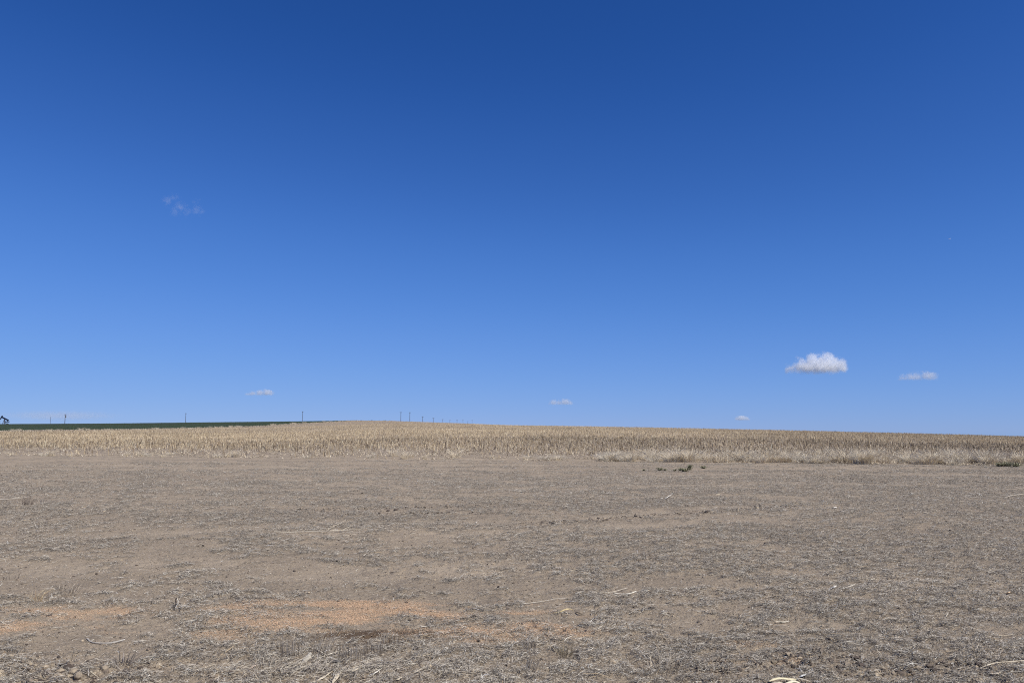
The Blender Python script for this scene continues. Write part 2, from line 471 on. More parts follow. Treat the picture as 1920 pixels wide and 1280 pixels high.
# crumbs and small clods of soil
import bmesh
def ico(sub=1):
    bm = bmesh.new(); bmesh.ops.create_icosphere(bm, subdivisions=sub, radius=1)
    vv = np.array([q.co[:] for q in bm.verts]); ff = np.array([[q.index for q in fc.verts] for fc in bm.faces]); bm.free()
    return vv, ff
iv, if_ = ico(1)
x, y = sample_front(1300, 4.6, 46)
pr = np.clip(.10 + clod_mask(x, y) * 1.0, 0, 1)
k = (rng.random(len(x)) < pr) & (y < edge_y(x)); x, y = x[k], y[k]; n = len(x)
cm = clod_mask(x, y); dd = np.hypot(x, y)
sc = rng.lognormal(math.log(.005), .5, n).clip(.0025, .018) * (1 + .7 * cm) * np.interp(dd, [6, 20, 45], [1, 1.25, 1.8])
nv = len(iv)
base = iv[None] * (1 + .35 * rng.standard_normal((n, nv, 1)).clip(-1.5, 1.5)) * sc[:, None, None] * np.array([1, 1, .7])
V = (np.stack([x, y, H(x, y) + sc * .25], 1)[:, None] + base).reshape(-1, 3)
F = (np.arange(n)[:, None, None] * nv + if_[None]).reshape(-1, 3)
C = np.repeat(palette(n, [(.34, .28, .20), (.20, .16, .12), (.09, .07, .055)], [35, 30, 35], .15), nv, 0)
tag(link("soil_crumbs", mesh_np("soil_crumbs", V, F, C), MAT_STRAW), "brown crumbs and small clods of dry soil strewn on the ground", "soil crumbs", kind='stuff')

# ------------------------------------------------------------------ corn stubble
STALK_COLS = [(.56, .455, .30), (.45, .355, .225), (.70, .60, .42), (.28, .21, .135), (.13, .098, .068), (.46, .385, .285)]
STALK_PR = [26, 24, 12, 18, 14, 8]
def stalk_mesh(n, P, h, rad, lean, lean_dir, colr, sides=4, leaves=2, leaf_len=.22):
    """upright cut stalks with torn leaf stubs, all in one vertex array"""
    ang = np.arange(sides) * 2 * math.pi / sides
    V = []; 
    lv = np.stack([np.cos(lean_dir) * np.sin(lean), np.sin(lean_dir) * np.sin(lean), np.cos(lean)], 1)
    for s, rr_ in ((0, 1.1), (1, .85)):
        c0 = P + lv * (h * s)[:, None]
        for a_ in ang:
            V.append(c0 + np.stack([np.cos(a_) * rad * rr_, np.sin(a_) * rad * rr_, 0 * rad], 1))
    q = [[k, (k + 1) % sides, sides + (k + 1) % sides, sides + k] for k in range(sides)]
    base = 2 * sides
    for l in range(leaves):
        hh = h * rng.uniform(.15, .95, n); a_ = rng.random(n) * 2 * math.pi; ll = leaf_len * rng.uniform(.5, 1.3, n)
        wd = rng.uniform(.015, .035, n)
        d = np.stack([np.cos(a_), np.sin(a_), 0 * a_], 1); sd_ = np.stack([-np.sin(a_), np.cos(a_), 0 * a_], 1)
        p0 = P + lv * hh[:, None]
        up = rng.uniform(-.1, .5, n)
        p1 = p0 + d * (ll * .5)[:, None]; p1[:, 2] += ll * .5 * up
        p2 = p0 + d * (ll * .85)[:, None]; p2[:, 2] += ll * (up * .3 - .55)
        for pp, ws in ((p0, .5), (p1, 1.), (p2, .4)):
            V.append(pp - sd_ * (wd * ws / 2)[:, None]); V.append(pp + sd_ * (wd * ws / 2)[:, None])
        q.append([base, base + 1, base + 3, base + 2]); q.append([base + 2, base + 3, base + 5, base + 4]); base += 6
    V = np.stack(V, 1); q = np.array(q)
    F = (np.arange(n)[:, None, None] * base + q[None]).reshape(-1, 4)
    return V.reshape(-1, 3), F, np.repeat(colr, base, 0)

def stubble_points():
    XS, YS, DS = [], [], []
    a = R(14); ca, sa = math.cos(a), math.sin(a)
    # rows 0.76 m apart; thinned out with distance, where one stalk hides many
    for (y0, y1, row, step, keep) in ((36, 75, .76, .22, .46), (75, 130, .76, .22, .48), (130, 230, .76, .35, .60), (230, 420, 1.2, .6, .7), (420, 800, 2.5, 1.2, .7)):
        W_ = y1 * .85
        g1 = np.arange(-W_ * 1.4, W_ * 1.4, step); g2 = np.arange(y0 - W_ * .5, y1 + W_ * .5, row)
        A, B = np.meshgrid(g1, g2)
        A = A + rng.normal(0, step * .35, A.shape); B = B + rng.normal(0, row * .10, B.shape)
        xx = A * ca - B * sa; yy = A * sa + B * ca
        u = xx / np.maximum(yy, 1)
        k = (yy >= y0) & (yy < y1) & (np.abs(u) < .74) & (rng.random(A.shape) < keep) & (xx > field_x(yy) + 2)
        yc = np.interp(u, cu, cy)
        k &= (yy < yc + 12)
        XS.append(xx[k]); YS.append(yy[k])
    return np.concatenate(XS), np.concatenate(YS)

sx, sy = stubble_points()
e = sy - edge_y(sx)
left = sstep(9, -14, sx)
gap = 2.0 + 7.0 * left + 5.5 * sstep(14, 2, sx)
patch = fbm(sx * .35, sy * .25, 88, 3)
prob = np.where(e < 0, 0, np.where(e < gap, .02 + .10 * (patch > .55) + .30 * (patch > .64), np.clip(.40 + (e - gap) * .08, 0, 1)))
k = rng.random(len(sx)) < prob; sx, sy, e = sx[k], sy[k], e[k]
n = len(sx); dist = np.hypot(sx, sy)
hgt = (rng.normal(.25, .08, n) + .16 * (rng.random(n) < .12)).clip(.08, .55) * (.75 + .5 * fbm(sx * .12, sy * .12, 31, 3))
hgt = np.where(e < gap[k] if False else e < 2, hgt * .8, hgt)
order = np.argsort(e + 1000 * (np.abs(sx / sy) > .645))
single = np.zeros(n, bool); single[order[:285]] = True
P = np.stack([sx, sy, H(sx, sy) - .01], 1)
rad = rng.uniform(.011, .018, n) * np.interp(dist, [40, 90, 200, 500], [1.1, 1.3, 1.7, 2.6])
lean = np.abs(rng.normal(0, .20, n)); ldir = rng.random(n) * 2 * math.pi
colr = palette(n, STALK_COLS, STALK_PR, .14)
tone = .66 + .56 * fbm(sx * .10, sy * .035, 71, 4)
rightdull = 1 - .10 * sstep(0, .6, sx / sy)
colr = colr * (tone * rightdull)[:, None]
far = dist > 110
def put_stubble(mask, leaves, sides, nm, label):
    m = mask & ~single
    nn = int(m.sum())
    return stalk_mesh(nn, P[m], hgt[m], rad[m], lean[m], ldir[m], colr[m], sides, leaves)
parts = [put_stubble(~far, 3, 4, '', ''), put_stubble(far, 1, 3, '', '')]
off = 0; VV, FF, CC = [], [], []
for V, F, C in parts:
    VV.append(V); FF.append(F + off); CC.append(C); off += len(V)
tag(link("corn_stubble", mesh_np("corn_stubble", np.vstack(VV), np.vstack(FF), np.vstack(CC)), MAT_STRAW),
    "dense tan corn stubble covering the slope up to the skyline", "corn stubble", kind='stuff')

# nearest stalks, each one its own thing
protos = []
for k in range(14):
    one = np.zeros((1, 3))
    V, F, C = stalk_mesh(1, one, np.array([rng.uniform(.2, .36)]), np.array([.015]), np.array([abs(rng.normal(0, .15))]), np.array([rng.random() * 6.28]),
                         palette(1, STALK_COLS, STALK_PR, .12), 6, 3, .2)
    protos.append(mesh_np("corn_stalk", V, F, C))
    protos[-1].materials.append(MAT_STRAW)
first = True
for q in np.where(single)[0]:
    o = bpy.data.objects.new("corn_stalk", protos[int(rng.integers(14))])
    COL.objects.link(o)
    o.location = (P[q, 0], P[q, 1], P[q, 2]); o.rotation_euler = (0, 0, rng.random() * 6.28)
    s_ = rng.uniform(.8, 1.25); o.scale = (s_, s_, s_)
    tag(o, "short cut corn stalk standing at the near edge of the stubble field", "corn stalk", "cut corn stalks along the near edge of the stubble")

# fallen leaves and husks between the stalks and along the edge
x, y = sample_front(70, 36, 120, 38, 2.2, 45)
e = y - edge_y(x); k = (e > -1.2 + 1.0 * fbm(x, y, 4, 2)) & (rng.random(len(x)) < np.where(e < 7, .02 + .45 * (fbm(x * .5, y * .5, 6, 3) > .57), .35)); x, y = x[k], y[k]; n = len(x)
V, F, C = strips("husk", np.stack([x, y, H(x, y) + .01 + .05 * rng.random(n)], 1), rng.random(n) * 3.14, rng.uniform(.08, .34, n), rng.uniform(.012, .05, n),
                 rng.normal(0, .25, n), rng.normal(.12, .1, n), palette(n, [(.60, .51, .36), (.47, .39, .28), (.74, .68, .54), (.34, .28, .20), (.17, .14, .11)], [28, 30, 6, 22, 14], .12), 2, rng.normal(0, 1, n), .12)
tag(link("corn_husks", mesh_np("corn_husks", V, F, C), MAT_STRAW), "pale fallen corn leaves and husks lying among the stubble", "corn husks", kind='stuff')

# ------------------------------------------------------------------ green crop beyond the field border
xs_ = np.concatenate([np.linspace(-2450, -540, 30), np.linspace(-530, 0, 180)])
ys_ = np.concatenate([np.linspace(120, 1000, 200)])
XX, YY = np.meshgrid(xs_, ys_)
XX = XX + field_x(YY) + np.where(XX > -.5, 1.6 * (vnoise(YY * .12, YY * 0, 3) - .5), 0)
ZZ = macro(XX, YY) + .16
v = np.stack([XX.ravel(), YY.ravel(), ZZ.ravel()], 1)
ni, nj = XX.shape; i = np.arange(ni - 1)[:, None] * nj; j = np.arange(nj - 1)[None]
f = np.stack([i + j, i + j + 1, i + nj + j + 1, i + nj + j], -1).reshape(-1, 4)
mg, t, b = principled("green_crop", .8, .2)
pos = t.nodes.new("ShaderNodeNewGeometry").outputs['Position']
c1 = mixc(t, ramp(t, noise(t, .6, 6, .8, pos, (1, .35, 1)), .35, .65), (.034, .046, .016), (.055, .072, .026))
t.links.new(mixc(t, ramp(t, noise(t, .02, 3, .6, pos), .35, .65), c1, (.040, .048, .022)), b.inputs['Base Color'])
tag(link("green_crop", mesh_np("green_crop", v, f), mg), "dark green young crop in the far field at the left skyline", "green crop", kind='stuff')
n = 26000
yy = rng.uniform(240, 770, n); xx = field_x(yy) - rng.random(n) ** 1.5 * 300; k = (xx / yy > -.72); xx, yy = xx[k], yy[k]; n = len(xx)
V, F, C = stalk_mesh(n, np.stack([xx, yy, macro(xx, yy) + .08], 1), rng.uniform(.12, .34, n), rng.uniform(.04, .12, n), np.abs(rng.normal(0, .3, n)), rng.random(n) * 6.28,
                     palette(n, [(.030, .060, .026), (.05, .085, .035), (.022, .04, .02)], [5, 3, 4], .2), 3, 0)
tag(link("crop_blades", mesh_np("crop_blades", V, F, C), MAT_STRAW), "upright dark green leaf blades rising out of the young crop", "green blades", kind='stuff')

# ------------------------------------------------------------------ stems and tufts
def sweep_arrays(pts, wid, thk, ns=6, colr=(.5, .4, .3), up=(0, 0, 1)):
    pts = np.array(pts, float); n = len(pts); V = []
    tan = np.gradient(pts, axis=0); tan /= np.linalg.norm(tan, axis=1)[:, None] + 1e-9
    for k in range(n):
        upv = np.array(up, float)
        if abs(np.dot(tan[k], upv)) > .95: upv = np.array([0, 1., 0])
        sdv = np.cross(tan[k], upv); sdv /= np.linalg.norm(sdv) + 1e-9
        nv_ = np.cross(sdv, tan[k])
        for a_ in range(ns):
            an = 2 * math.pi * a_ / ns
            V.append(pts[k] + sdv * math.cos(an) * wid[k] / 2 + nv_ * math.sin(an) * thk[k] / 2)
    F = [[k * ns + a_, k * ns + (a_ + 1) % ns, (k + 1) * ns + (a_ + 1) % ns, (k + 1) * ns + a_] for k in range(n - 1) for a_ in range(ns)]
    return np.array(V), np.array(F), np.tile(np.array(colr, float), (n * ns, 1))

class Acc:
    def __init__(s): s.V, s.F, s.C, s.n = [], [], [], 0
    def add(s, V, F, C): s.V.append(V); s.F.append(F + s.n); s.C.append(C); s.n += len(V)
    def mesh(s, name, smooth=False): return mesh_np(name, np.vstack(s.V), np.vstack(s.F), np.vstack(s.C), smooth)

def smooth_line(p, n=12):
    """Catmull-Rom through the points"""
    p = [np.array(q, float) for q in p]
    if len(p) == 2: return [p[0] + (p[1] - p[0]) * t for t in np.linspace(0, 1, n)]
    q = [2 * p[0] - p[1]] + p + [2 * p[-1] - p[-2]]; out = []
    m = max(2, n // (len(p) - 1))
    for k in range(1, len(q) - 2):
        for t in np.linspace(0, 1, m, endpoint=False):
            a_, b_, c_, d_ = q[k - 1], q[k], q[k + 1], q[k + 2]
            out.append(.5 * (2 * b_ + (c_ - a_) * t + (2 * a_ - 5 * b_ + 4 * c_ - d_) * t * t + (3 * b_ - a_ - 3 * c_ + d_) * t ** 3))
    out.append(p[-1]); return out

def tuft_mesh(name, n, h, spread, cols, w=.0034, curve=.3, lean=0.0, seed=0, ns=3, droop=0):
    g = np.random.default_rng(seed); A = Acc()
    for k in range(n):
        a_ = g.random() * 6.28; rr_ = spread * math.sqrt(g.random()) * .5
        b0 = np.array([math.cos(a_) * rr_, math.sin(a_) * rr_, -.01])
        hh = h * g.uniform(.3, 1.12); out = (curve * g.uniform(.2, 2.0)) * hh
        da = a_ + g.normal(0, .6)
        top = b0 + np.array([math.cos(da) * out + lean * hh, math.sin(da) * out, hh * (1 - droop * g.random())])
        mid = (b0 + top) / 2 + np.array([-math.cos(da) * out * .2, -math.sin(da) * out * .2, hh * .12])
        ww = w * g.uniform(.7, 1.5); c_ = np.array(cols[int(g.integers(len(cols)))]) * g.uniform(.8, 1.2)
        A.add(*sweep_arrays(smooth_line([b0, mid, top], 4), [ww, ww, ww * .8, ww * .6, ww * .3], [ww * .6] * 5, ns, c_))
    return A.mesh(name)

GREYB = [(.32, .27, .21), (.44, .38, .30), (.17, .135, .10), (.58, .51, .40)]
TAN = [(.46, .33, .18), (.36, .25, .14), (.55, .46, .30)]
def tuft(X, Y, h, spread, n, cols, label, **kw):
    p = at(X, Y); z = float(H(np.array([p[0]]), np.array([p[1]]))[0])
    me = tuft_mesh("grass_tuft", n, h, spread, cols, seed=int(X * 7 + Y), **kw); me.materials.append(MAT_STRAW)
    o = bpy.data.objects.new("grass_tuft", me); COL.objects.link(o); o.location = (p[0], p[1], z)
    return tag(o, label, "grass tuft", "grass tufts on the bare soil")

tuft(545, 1232, .155, .18, 46, GREYB, "upright grey grass tuft just left of the cream husk", curve=.15)
tuft(600, 1232, .165, .20, 60, GREYB, "grey upright grass tuft just right of the cream husk, leaning right", curve=.2, lean=.3)
tuft(658, 1240, .135, .22, 64, GREYB, "bristly grey grass tuft right of the cream husk, below the brown hollow", curve=.12)
tuft(700, 1228, .13, .17, 50, GREYB, "dark grey grass tuft standing against the brown soil patch", curve=.15)
tuft(732, 1216, .11, .16, 34, GREYB, "thin grass tuft at the right end of the brown soil patch", curve=.15)
tuft(992, 1221, .085, .11, 34, GREYB, "small upright grey grass tuft below the orange grain, bottom centre", curve=.12)
tuft(1058, 1229, .10, .13, 44, [(.22, .18, .11), (.32, .26, .16), (.14, .12, .08)], "olive brown grass tuft right of the small grey tuft at bottom centre", curve=.4)
tuft(996, 1256, .11, .09, 40, GREYB, "dark slanting grass tuft near the bottom edge below the small grey tuft", curve=.1, lean=.25)
tuft(66, 1131, .11, .12, 40, TAN, "tan orange grass tuft on the far left above the grain patch", curve=.5)
tuft(232, 1246, .11, .14, 50, [(.22, .19, .17), (.34, .30, .27), (.14, .12, .10)], "round dark grey grass tuft near the bottom left corner", curve=.8)
tuft(122, 1116, .10, .26, 70, GREYB, "grey sprawling grass tuft up right of the tan tuft at left", curve=.6)
tuft(52, 946, .22, .22, 46, [(.20, .16, .13), (.30, .25, .20)], "dark dry grass tuft far left in the middle distance beside a pale stalk", curve=.35, w=.006)
tuft(84, 945, .17, .20, 34, [(.26, .22, .19), (.36, .32, .27)], "thin dry grass tuft right of the dark one at far left", curve=.3, w=.005)
tuft(122, 946, .16, .30, 36, [(.30, .26, .22), (.46, .41, .34)], "low pale grass tuft third from the left edge in the middle distance", curve=.6, w=.005)
tuft(15, 1084, .10, .3, 30, GREYB, "grey grass tuft at the left edge above the tan tuft", curve=.6)
tuft(1820, 1232, .12, .2, 22, GREYB, "sparse grey grass tuft near the bottom right corner", curve=.7)
tuft(1240, 1258, .10, .3, 60, GREYB, "matted grey grass tuft at the bottom right of centre", curve=1.0)
tuft(505, 1265, .10, .35, 70, GREYB, "flattened pale grass tuft at the bottom left of the cream husk", curve=1.1)

# ------------------------------------------------------------------ single pieces of debris
CREAM = (.62, .54, .40); WHITE = (.72, .68, .59); PALE = (.50, .44, .34); YEL = (.62, .50, .27); DARK = (.12, .095, .075); ORNG = (.60, .42, .24)
def world_pts(spec):
    """(X, Y, lift) lie on the ground with a lift in metres; (X, Y, 'v') stands above the first point"""
    out = []; d0 = None
    for X, Y, l in spec:
        if l == 'v': out.append(at(X, Y, depth=d0)); continue
        l = l * .65; p = at(X, Y)
        for _ in range(3): p = at(X, Y, z=float(H(np.array([p[0]]), np.array([p[1]]))[0]) + l)
        if d0 is None: d0 = p[1]
        out.append(p)
    return out
def piece(name, label, cat, strokes, group=None):
    """strokes: list of (spec, width m, thickness ratio, colour, taper)"""
    A = Acc(); org = world_pts(strokes[0][0])[0]
    for spec, wd, tr, c_, tp in strokes:
        X0 = spec[0][0]; pts = np.array(smooth_line(world_pts(spec), 14)); m = len(pts); s_ = np.linspace(0, 1, m)
        prof = np.sin(np.pi * np.clip(s_ * .86 + .09, 0, 1)) ** .6 if tp == 'leaf' else np.linspace(1, tp, m)
        wob = 1 + (.12 if wd < .03 else .03) * np.sin(s_ * 23 + wd * 900)
        wv = wd * .82 * prof * wob * (1 + (.18 if wd < .03 else .05) * (vnoise(s_ * 9 + wd * 500, s_ * 0 + 3., 3) - .5) * 2)
        pts[1:-1] += (np.stack([vnoise(s_ * 6 + X0, s_ * 0 + k_, 8) - .5 for k_ in range(3)], 1) * min(wd, .012) * np.array([.5, .5, .15]))[1:-1]
        V, F, C = sweep_arrays(pts - org, wv, wv * tr, 8, c_, up=(0, -.95, .3) if any(q[2] == 'v' for q in spec) else (0, -.25, .97))
        C = C * (1 + .12 * np.sin(s_ * 31 + wd * 70))[:, None].repeat(8, 0).reshape(-1, 1)
        A.add(V, F, C)
    me = A.mesh(name, True); me.materials.append(MAT_STRAW)
    o = bpy.data.objects.new(name, me); COL.objects.link(o); o.location = org
    return tag(o, label, cat, group)

LF = 'leaf'
piece("corn_husk", "cream oval corn husk standing tilted among grey tufts at the bottom", "corn husk", [([(565, 1245, .0), (575, 1234, 'v'), (584, 1223, 'v')], .048, .22, (.74, .67, .53), LF)])
piece("corn_leaf", "long tan corn leaf lying diagonally at the bottom edge, left of the steep one", "corn leaf", [([(586, 1278, .012), (602, 1271, .03), (622, 1258, .02)], .028, .15, CREAM, LF)])
piece("corn_leaf", "steep cream corn leaf running up from the bottom edge", "corn leaf", [([(624, 1279, .01), (632, 1266, .035), (647, 1248, .03)], .038, .15, CREAM, LF), ([(630, 1268, .02), (641, 1256, .03), (655, 1246, .02)], .012, .3, PALE, LF)])
piece("corn_leaf", "curled forked corn leaf right of the steep cream one", "corn leaf", [([(652, 1253, .02), (664, 1256, .03), (678, 1246, .04)], .020, .3, CREAM, LF), ([(664, 1255, .02), (668, 1262, .02), (671, 1266, .01)], .010, .3, PALE, LF)])
piece("corn_leaf", "small bright crumpled corn leaf at the bottom, left of centre", "corn leaf", [([(690, 1266, .01), (700, 1262, .03), (712, 1254, .02)], .018, .3, WHITE, LF)])
piece("corn_leaf", "narrow pale corn leaf at the bottom, leftmost of the two below the thin tuft", "corn leaf", [([(742, 1274, .01), (754, 1268, .03)], .020, .2, CREAM, LF)])
piece("corn_leaf", "pale corn leaf above and right of its narrow neighbour at the bottom", "corn leaf", [([(774, 1262, .01), (784, 1256, .03), (795, 1252, .02)], .017, .3, PALE, LF)])
piece("corn_leaf", "slim pale corn leaf right of the brown soil patch", "corn leaf", [([(778, 1231, .01), (792, 1228, .02), (804, 1226, .02), (816, 1223, .01)], .013, .4, CREAM, LF)])
piece("corn_leaf", "short pinkish corn leaf on the soil left of the cream husk", "corn leaf", [([(469, 1252, .01), (476, 1247, .025), (484, 1243, .01)], .024, .2, (.64, .50, .36), LF)])
piece("corn_cob", "dark grey cob fragment between the bristly tuft and the forked leaf", "corn cob", [([(624, 1239, .015), (632, 1239, .02), (640, 1240, .015)], .035, .8, (.10, .095, .09), LF)])
piece("twig", "long pale curved twig across the bottom centre", "twig", [([(822, 1268, .0), (830, 1259, .02), (850, 1257, .03), (880, 1259, .03), (900, 1262, .03), (925, 1266, .02), (958, 1271, .01)], .007, .9, PALE, .5), ([(892, 1254, .03), (898, 1259, .03), (906, 1262, .02)], .006, .9, CREAM, .5)])
piece("twig", "cream twig crossing the long pale one at the bottom centre", "twig", [([(908, 1257, .03), (918, 1264, .03), (936, 1268, .02), (955, 1271, .01)], .009, .8, CREAM, .4)])
piece("twig", "curved grey stalk lying like a bow on the left foreground soil", "twig", [([(163, 1196, .01), (170, 1202, .01), (190, 1205, .015), (212, 1204, .02), (234, 1198, .03)], .012, .8, (.46, .43, .38), 1.2)])
piece("corn_stalk_piece", "long cream branching corn stalk lying left of centre in the middle distance", "corn stalk piece",
      [([(514, 996, .02), (540, 997, .02), (570, 996, .03), (600, 995, .05), (628, 994, .06), (652, 993, .05), (672, 991, .04)], .013, .8, (.78, .72, .58), .5),
       ([(614, 993, .05), (622, 988, .07), (634, 982, .09), (648, 974, .10)], .011, .8, CREAM, .6),
       ([(640, 994, .05), (648, 990, .08), (658, 986, .09)], .014, .8, CREAM, .6), ([(636, 995, .04), (655, 997, .03), (680, 998, .02)], .011, .8, PALE, .6),
       ([(655, 993, .05), (670, 991, .06), (684, 990, .05)], .010, .8, PALE, .6)])
piece("corn_stalk_piece", "pale bowed stalk right of centre, left one of a crossing pair", "corn stalk piece", [([(1105, 1107, .04), (1112, 1110, .02), (1130, 1111, .02), (1148, 1109, .03), (1160, 1106, .04), (1176, 1101, .05)], .010, .8, (.66, .60, .48), .6)])
piece("corn_stalk_piece", "pale bowed stalk right of centre, right one of a crossing pair", "corn stalk piece", [([(1152, 1111, .02), (1166, 1113, .02), (1180, 1112, .03), (1193, 1108, .05)], .014, .7, (.72, .68, .56), 1.2)])
piece("corn_stalk_piece", "thin pale stalk slanting up to the right, centre of the foreground", "corn stalk piece", [([(978, 1131, .01), (1000, 1129, .02), (1025, 1125, .03), (1048, 1121, .03), (1072, 1120, .02)], .008, .8, (.60, .56, .47), .5)])
piece("corn_stalk_piece", "short straight pale stalk just below the thin slanting one", "corn stalk piece", [([(1060, 1127, .01), (1072, 1126, .02), (1084, 1126, .01)], .008, .8, (.62, .60, .55), .8)])
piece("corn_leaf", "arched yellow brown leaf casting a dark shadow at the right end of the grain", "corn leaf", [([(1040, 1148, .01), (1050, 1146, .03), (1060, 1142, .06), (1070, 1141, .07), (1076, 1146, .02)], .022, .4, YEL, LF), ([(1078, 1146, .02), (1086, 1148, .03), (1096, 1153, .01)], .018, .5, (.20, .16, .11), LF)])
piece("twig", "hair thin curved twig right of the arched yellow leaf", "twig", [([(1140, 1131, .02), (1150, 1138, .04), (1157, 1148, .03), (1160, 1158, .01)], .004, .9, PALE, .6)])
piece("corn_leaf", "white forked leaf scraps in the right middle distance", "corn leaf", [([(1246, 935, .01), (1252, 931, .06), (1259, 926, .10)], .030, .3, WHITE, LF), ([(1238, 935, .01), (1243, 933, .04)], .022, .3, WHITE, LF), ([(1253, 935, .01), (1262, 935, .03), (1270, 935, .02)], .022, .3, CREAM, LF), ([(1262, 935, .02), (1264, 931, .10)], .018, .3, WHITE, LF)])
piece("corn_leaf", "white upright leaf scrap right of the forked scraps", "corn leaf", [([(1343, 926, .01), (1350, 925, .03), (1351, 917, 'v')], .020, .3, CREAM, LF)])
piece("corn_husk", "white husk scrap on grey soil, lower of the two at right", "corn husk", [([(1560, 952, .01), (1564, 951, .04), (1569, 950, .03)], .06, .3, WHITE, LF)])
piece("corn_husk", "white husk scrap on grey soil, upper of the two at right", "corn husk", [([(1703, 926, .01), (1709, 925, .04), (1715, 925, .02)], .055, .3, WHITE, LF)])
piece("corn_husk", "white curled husk in the right foreground with a grey stem", "corn husk", [([(1558, 1101, .02), (1563, 1100, .04), (1568, 1097, .04)], .035, .35, WHITE, LF), ([(1546, 1110, .01), (1554, 1105, .03), (1560, 1101, .03)], .008, .8, (.42, .40, .37), 1)])
piece("corn_husk", "small cream husk with a dark shadow above the right grey soil", "corn husk", [([(1731, 961, .01), (1735, 960, .04), (1738, 961, .01)], .05, .3, PALE, LF)])
piece("twig", "thin straight stick leaning up to the right, on the right soil", "twig", [([(1615, 1005, .01), (1622, 999, .08), (1632, 990, .15)], .010, .8, PALE, .6)])
piece("twig", "long pale straw curving out of the frame at bottom right", "twig", [([(1838, 1252, .01), (1852, 1246, .02), (1870, 1241, .03), (1890, 1240, .03), (1922, 1237, .02)], .009, .8, (.66, .58, .44), .6)])
piece("corn_leaf", "flat cream leaf below the long straw at bottom right", "corn leaf", [([(1865, 1263, .01), (1872, 1261, .02), (1880, 1260, .01)], .022, .2, CREAM, LF)])
piece("twig", "short pale straw near the right edge above the long straw", "twig", [([(1872, 1190, .01), (1884, 1191, .02), (1900, 1188, .02)], .007, .8, CREAM, .6)])
piece("corn_leaf", "orange tipped leaf near the right edge of the foreground", "corn leaf", [([(1887, 1112, .01), (1891, 1110, .03), (1895, 1108, .02)], .025, .3, (.66, .48, .30), LF)])
piece("corn_leaf", "cream leaf lying by a dark clod in the right foreground", "corn leaf", [([(1710, 1224, .01), (1716, 1221, .03), (1721, 1219, .02)], .022, .3, WHITE, LF)])
piece("corn_leaf", "straight pale leaf right of centre near the bottom grain spots", "corn leaf", [([(1455, 1164, .01), (1468, 1165, .02), (1480, 1164, .01)], .014, .3, (.68, .64, .52), LF)])
piece("corn_husk", "large yellow cream husk bundle cut by the bottom edge, right of centre", "corn husk",
      [([(1442, 1276, .02), (1458, 1271, .05), (1478, 1272, .04), (1496, 1273, .02)], .030, .3, (.72, .64, .42), LF), ([(1440, 1283, .01), (1458, 1279, .04), (1476, 1284, .02)], .035, .3, CREAM, LF),
       ([(1470, 1284, .02), (1486, 1276, .05), (1505, 1283, .02)], .030, .3, (.74, .68, .50), LF), ([(1478, 1270, .03), (1500, 1271, .04), (1520, 1277, .02)], .016, .3, PALE, LF)])
piece("corn_leaf", "bluish white leaf pointing away from the large husk bundle", "corn leaf", [([(1498, 1268, .02), (1504, 1266, .03), (1514, 1262, .02)], .018, .3, (.66, .66, .62), LF)])
piece("twig", "twig standing on the left foreground with a forked top, shaded and lit sides painted on", "twig", [([(325, 1140, .0), (331, 1132, 'v'), (329, 1125, 'v'), (331, 1121, 'v')], .020, .7, DARK, .8), ([(331, 1131, .10), (334, 1127, .12), (338, 1121, .14), (343, 1112, .14), (348, 1108, .14)], .006, .8, (.44, .40, .34), .6), ([(329, 1139, .02), (334, 1128, 'v'), (332, 1121, 'v')], .012, .6, WHITE, .5)])  # dark stroke paints the twig's shaded left side, white stroke its lit right
piece("corn_stalk_piece", "pale straight stalk lying at the left edge in the middle distance", "corn stalk piece", [([(-20, 936, .02), (10, 935, .03), (30, 934, .03), (50, 932, .03)], .022, .8, (.62, .57, .48), .6)])
piece("corn_stalk_piece", "pale stalk at the right edge in the middle distance", "corn stalk piece", [([(1884, 932, .02), (1900, 928, .04), (1924, 925, .04)], .020, .8, (.56, .50, .40), .9)])
piece("corn_stalk_piece", "faint long bowed stalk at centre in the middle distance", "corn stalk piece", [([(866, 994, .01), (885, 991, .03), (905, 988, .05), (930, 989, .04), (958, 995, .02)], .007, .9, (.52, .45, .35), .7)])
piece("corn_husk", "small white husk scrap right of the branching stalk's tip, below it", "corn husk", [([(678, 1010, .01), (682, 1007, .04), (684, 1011, .01)], .022, .4, CREAM, LF)])
piece("corn_husk", "small white husk scrap at centre above the faint bowed stalk", "corn husk", [([(890, 981, .01), (892, 979, .05), (895, 977, .05)], .024, .4, WHITE, LF)])
piece("corn_leaf", "pale crescent leaf right of centre, above the crossing stalks", "corn leaf", [([(1148, 1056, .02), (1153, 1058, .01), (1158, 1055, .05)], .014, .4, CREAM, LF)])
piece("corn_stalk_piece", "low pale stalk beside rough clods in the right middle distance", "corn stalk piece", [([(1232, 963, .01), (1250, 961, .03), (1272, 961, .03)], .012, .8, PALE, .8)])
piece("twig", "light stem rising at a slant in the bottom left corner", "twig", [([(134, 1237, .0), (137, 1225, .10), (139, 1216, .16)], .005, .9, PALE, .8)])
piece("twig", "pale Y shaped stem leaning over a dark hole in the bottom left corner", "twig", [([(121, 1247, .0), (126, 1241, .06), (130, 1234, .10)], .008, .8, (.62, .58, .50), .8)])
piece("twig", "short upright pale stem left of the Y shaped stem", "twig", [([(109, 1247, .0), (112, 1236, 'v')], .008, .8, (.62, .58, .50), .8)])
piece("twig", "straight pale straw slanting near the left edge of the bottom", "twig", [([(58, 1231, .0), (62, 1226, .05), (67, 1221, .08)], .006, .8, (.62, .58, .50), .8)])
piece("twig", "long thin weathered stalk along the bottom left soil", "twig", [([(10, 1276, .01), (24, 1268, .03), (40, 1259, .03), (52, 1250, .03)], .008, .8, (.42, .38, .32), .6)])
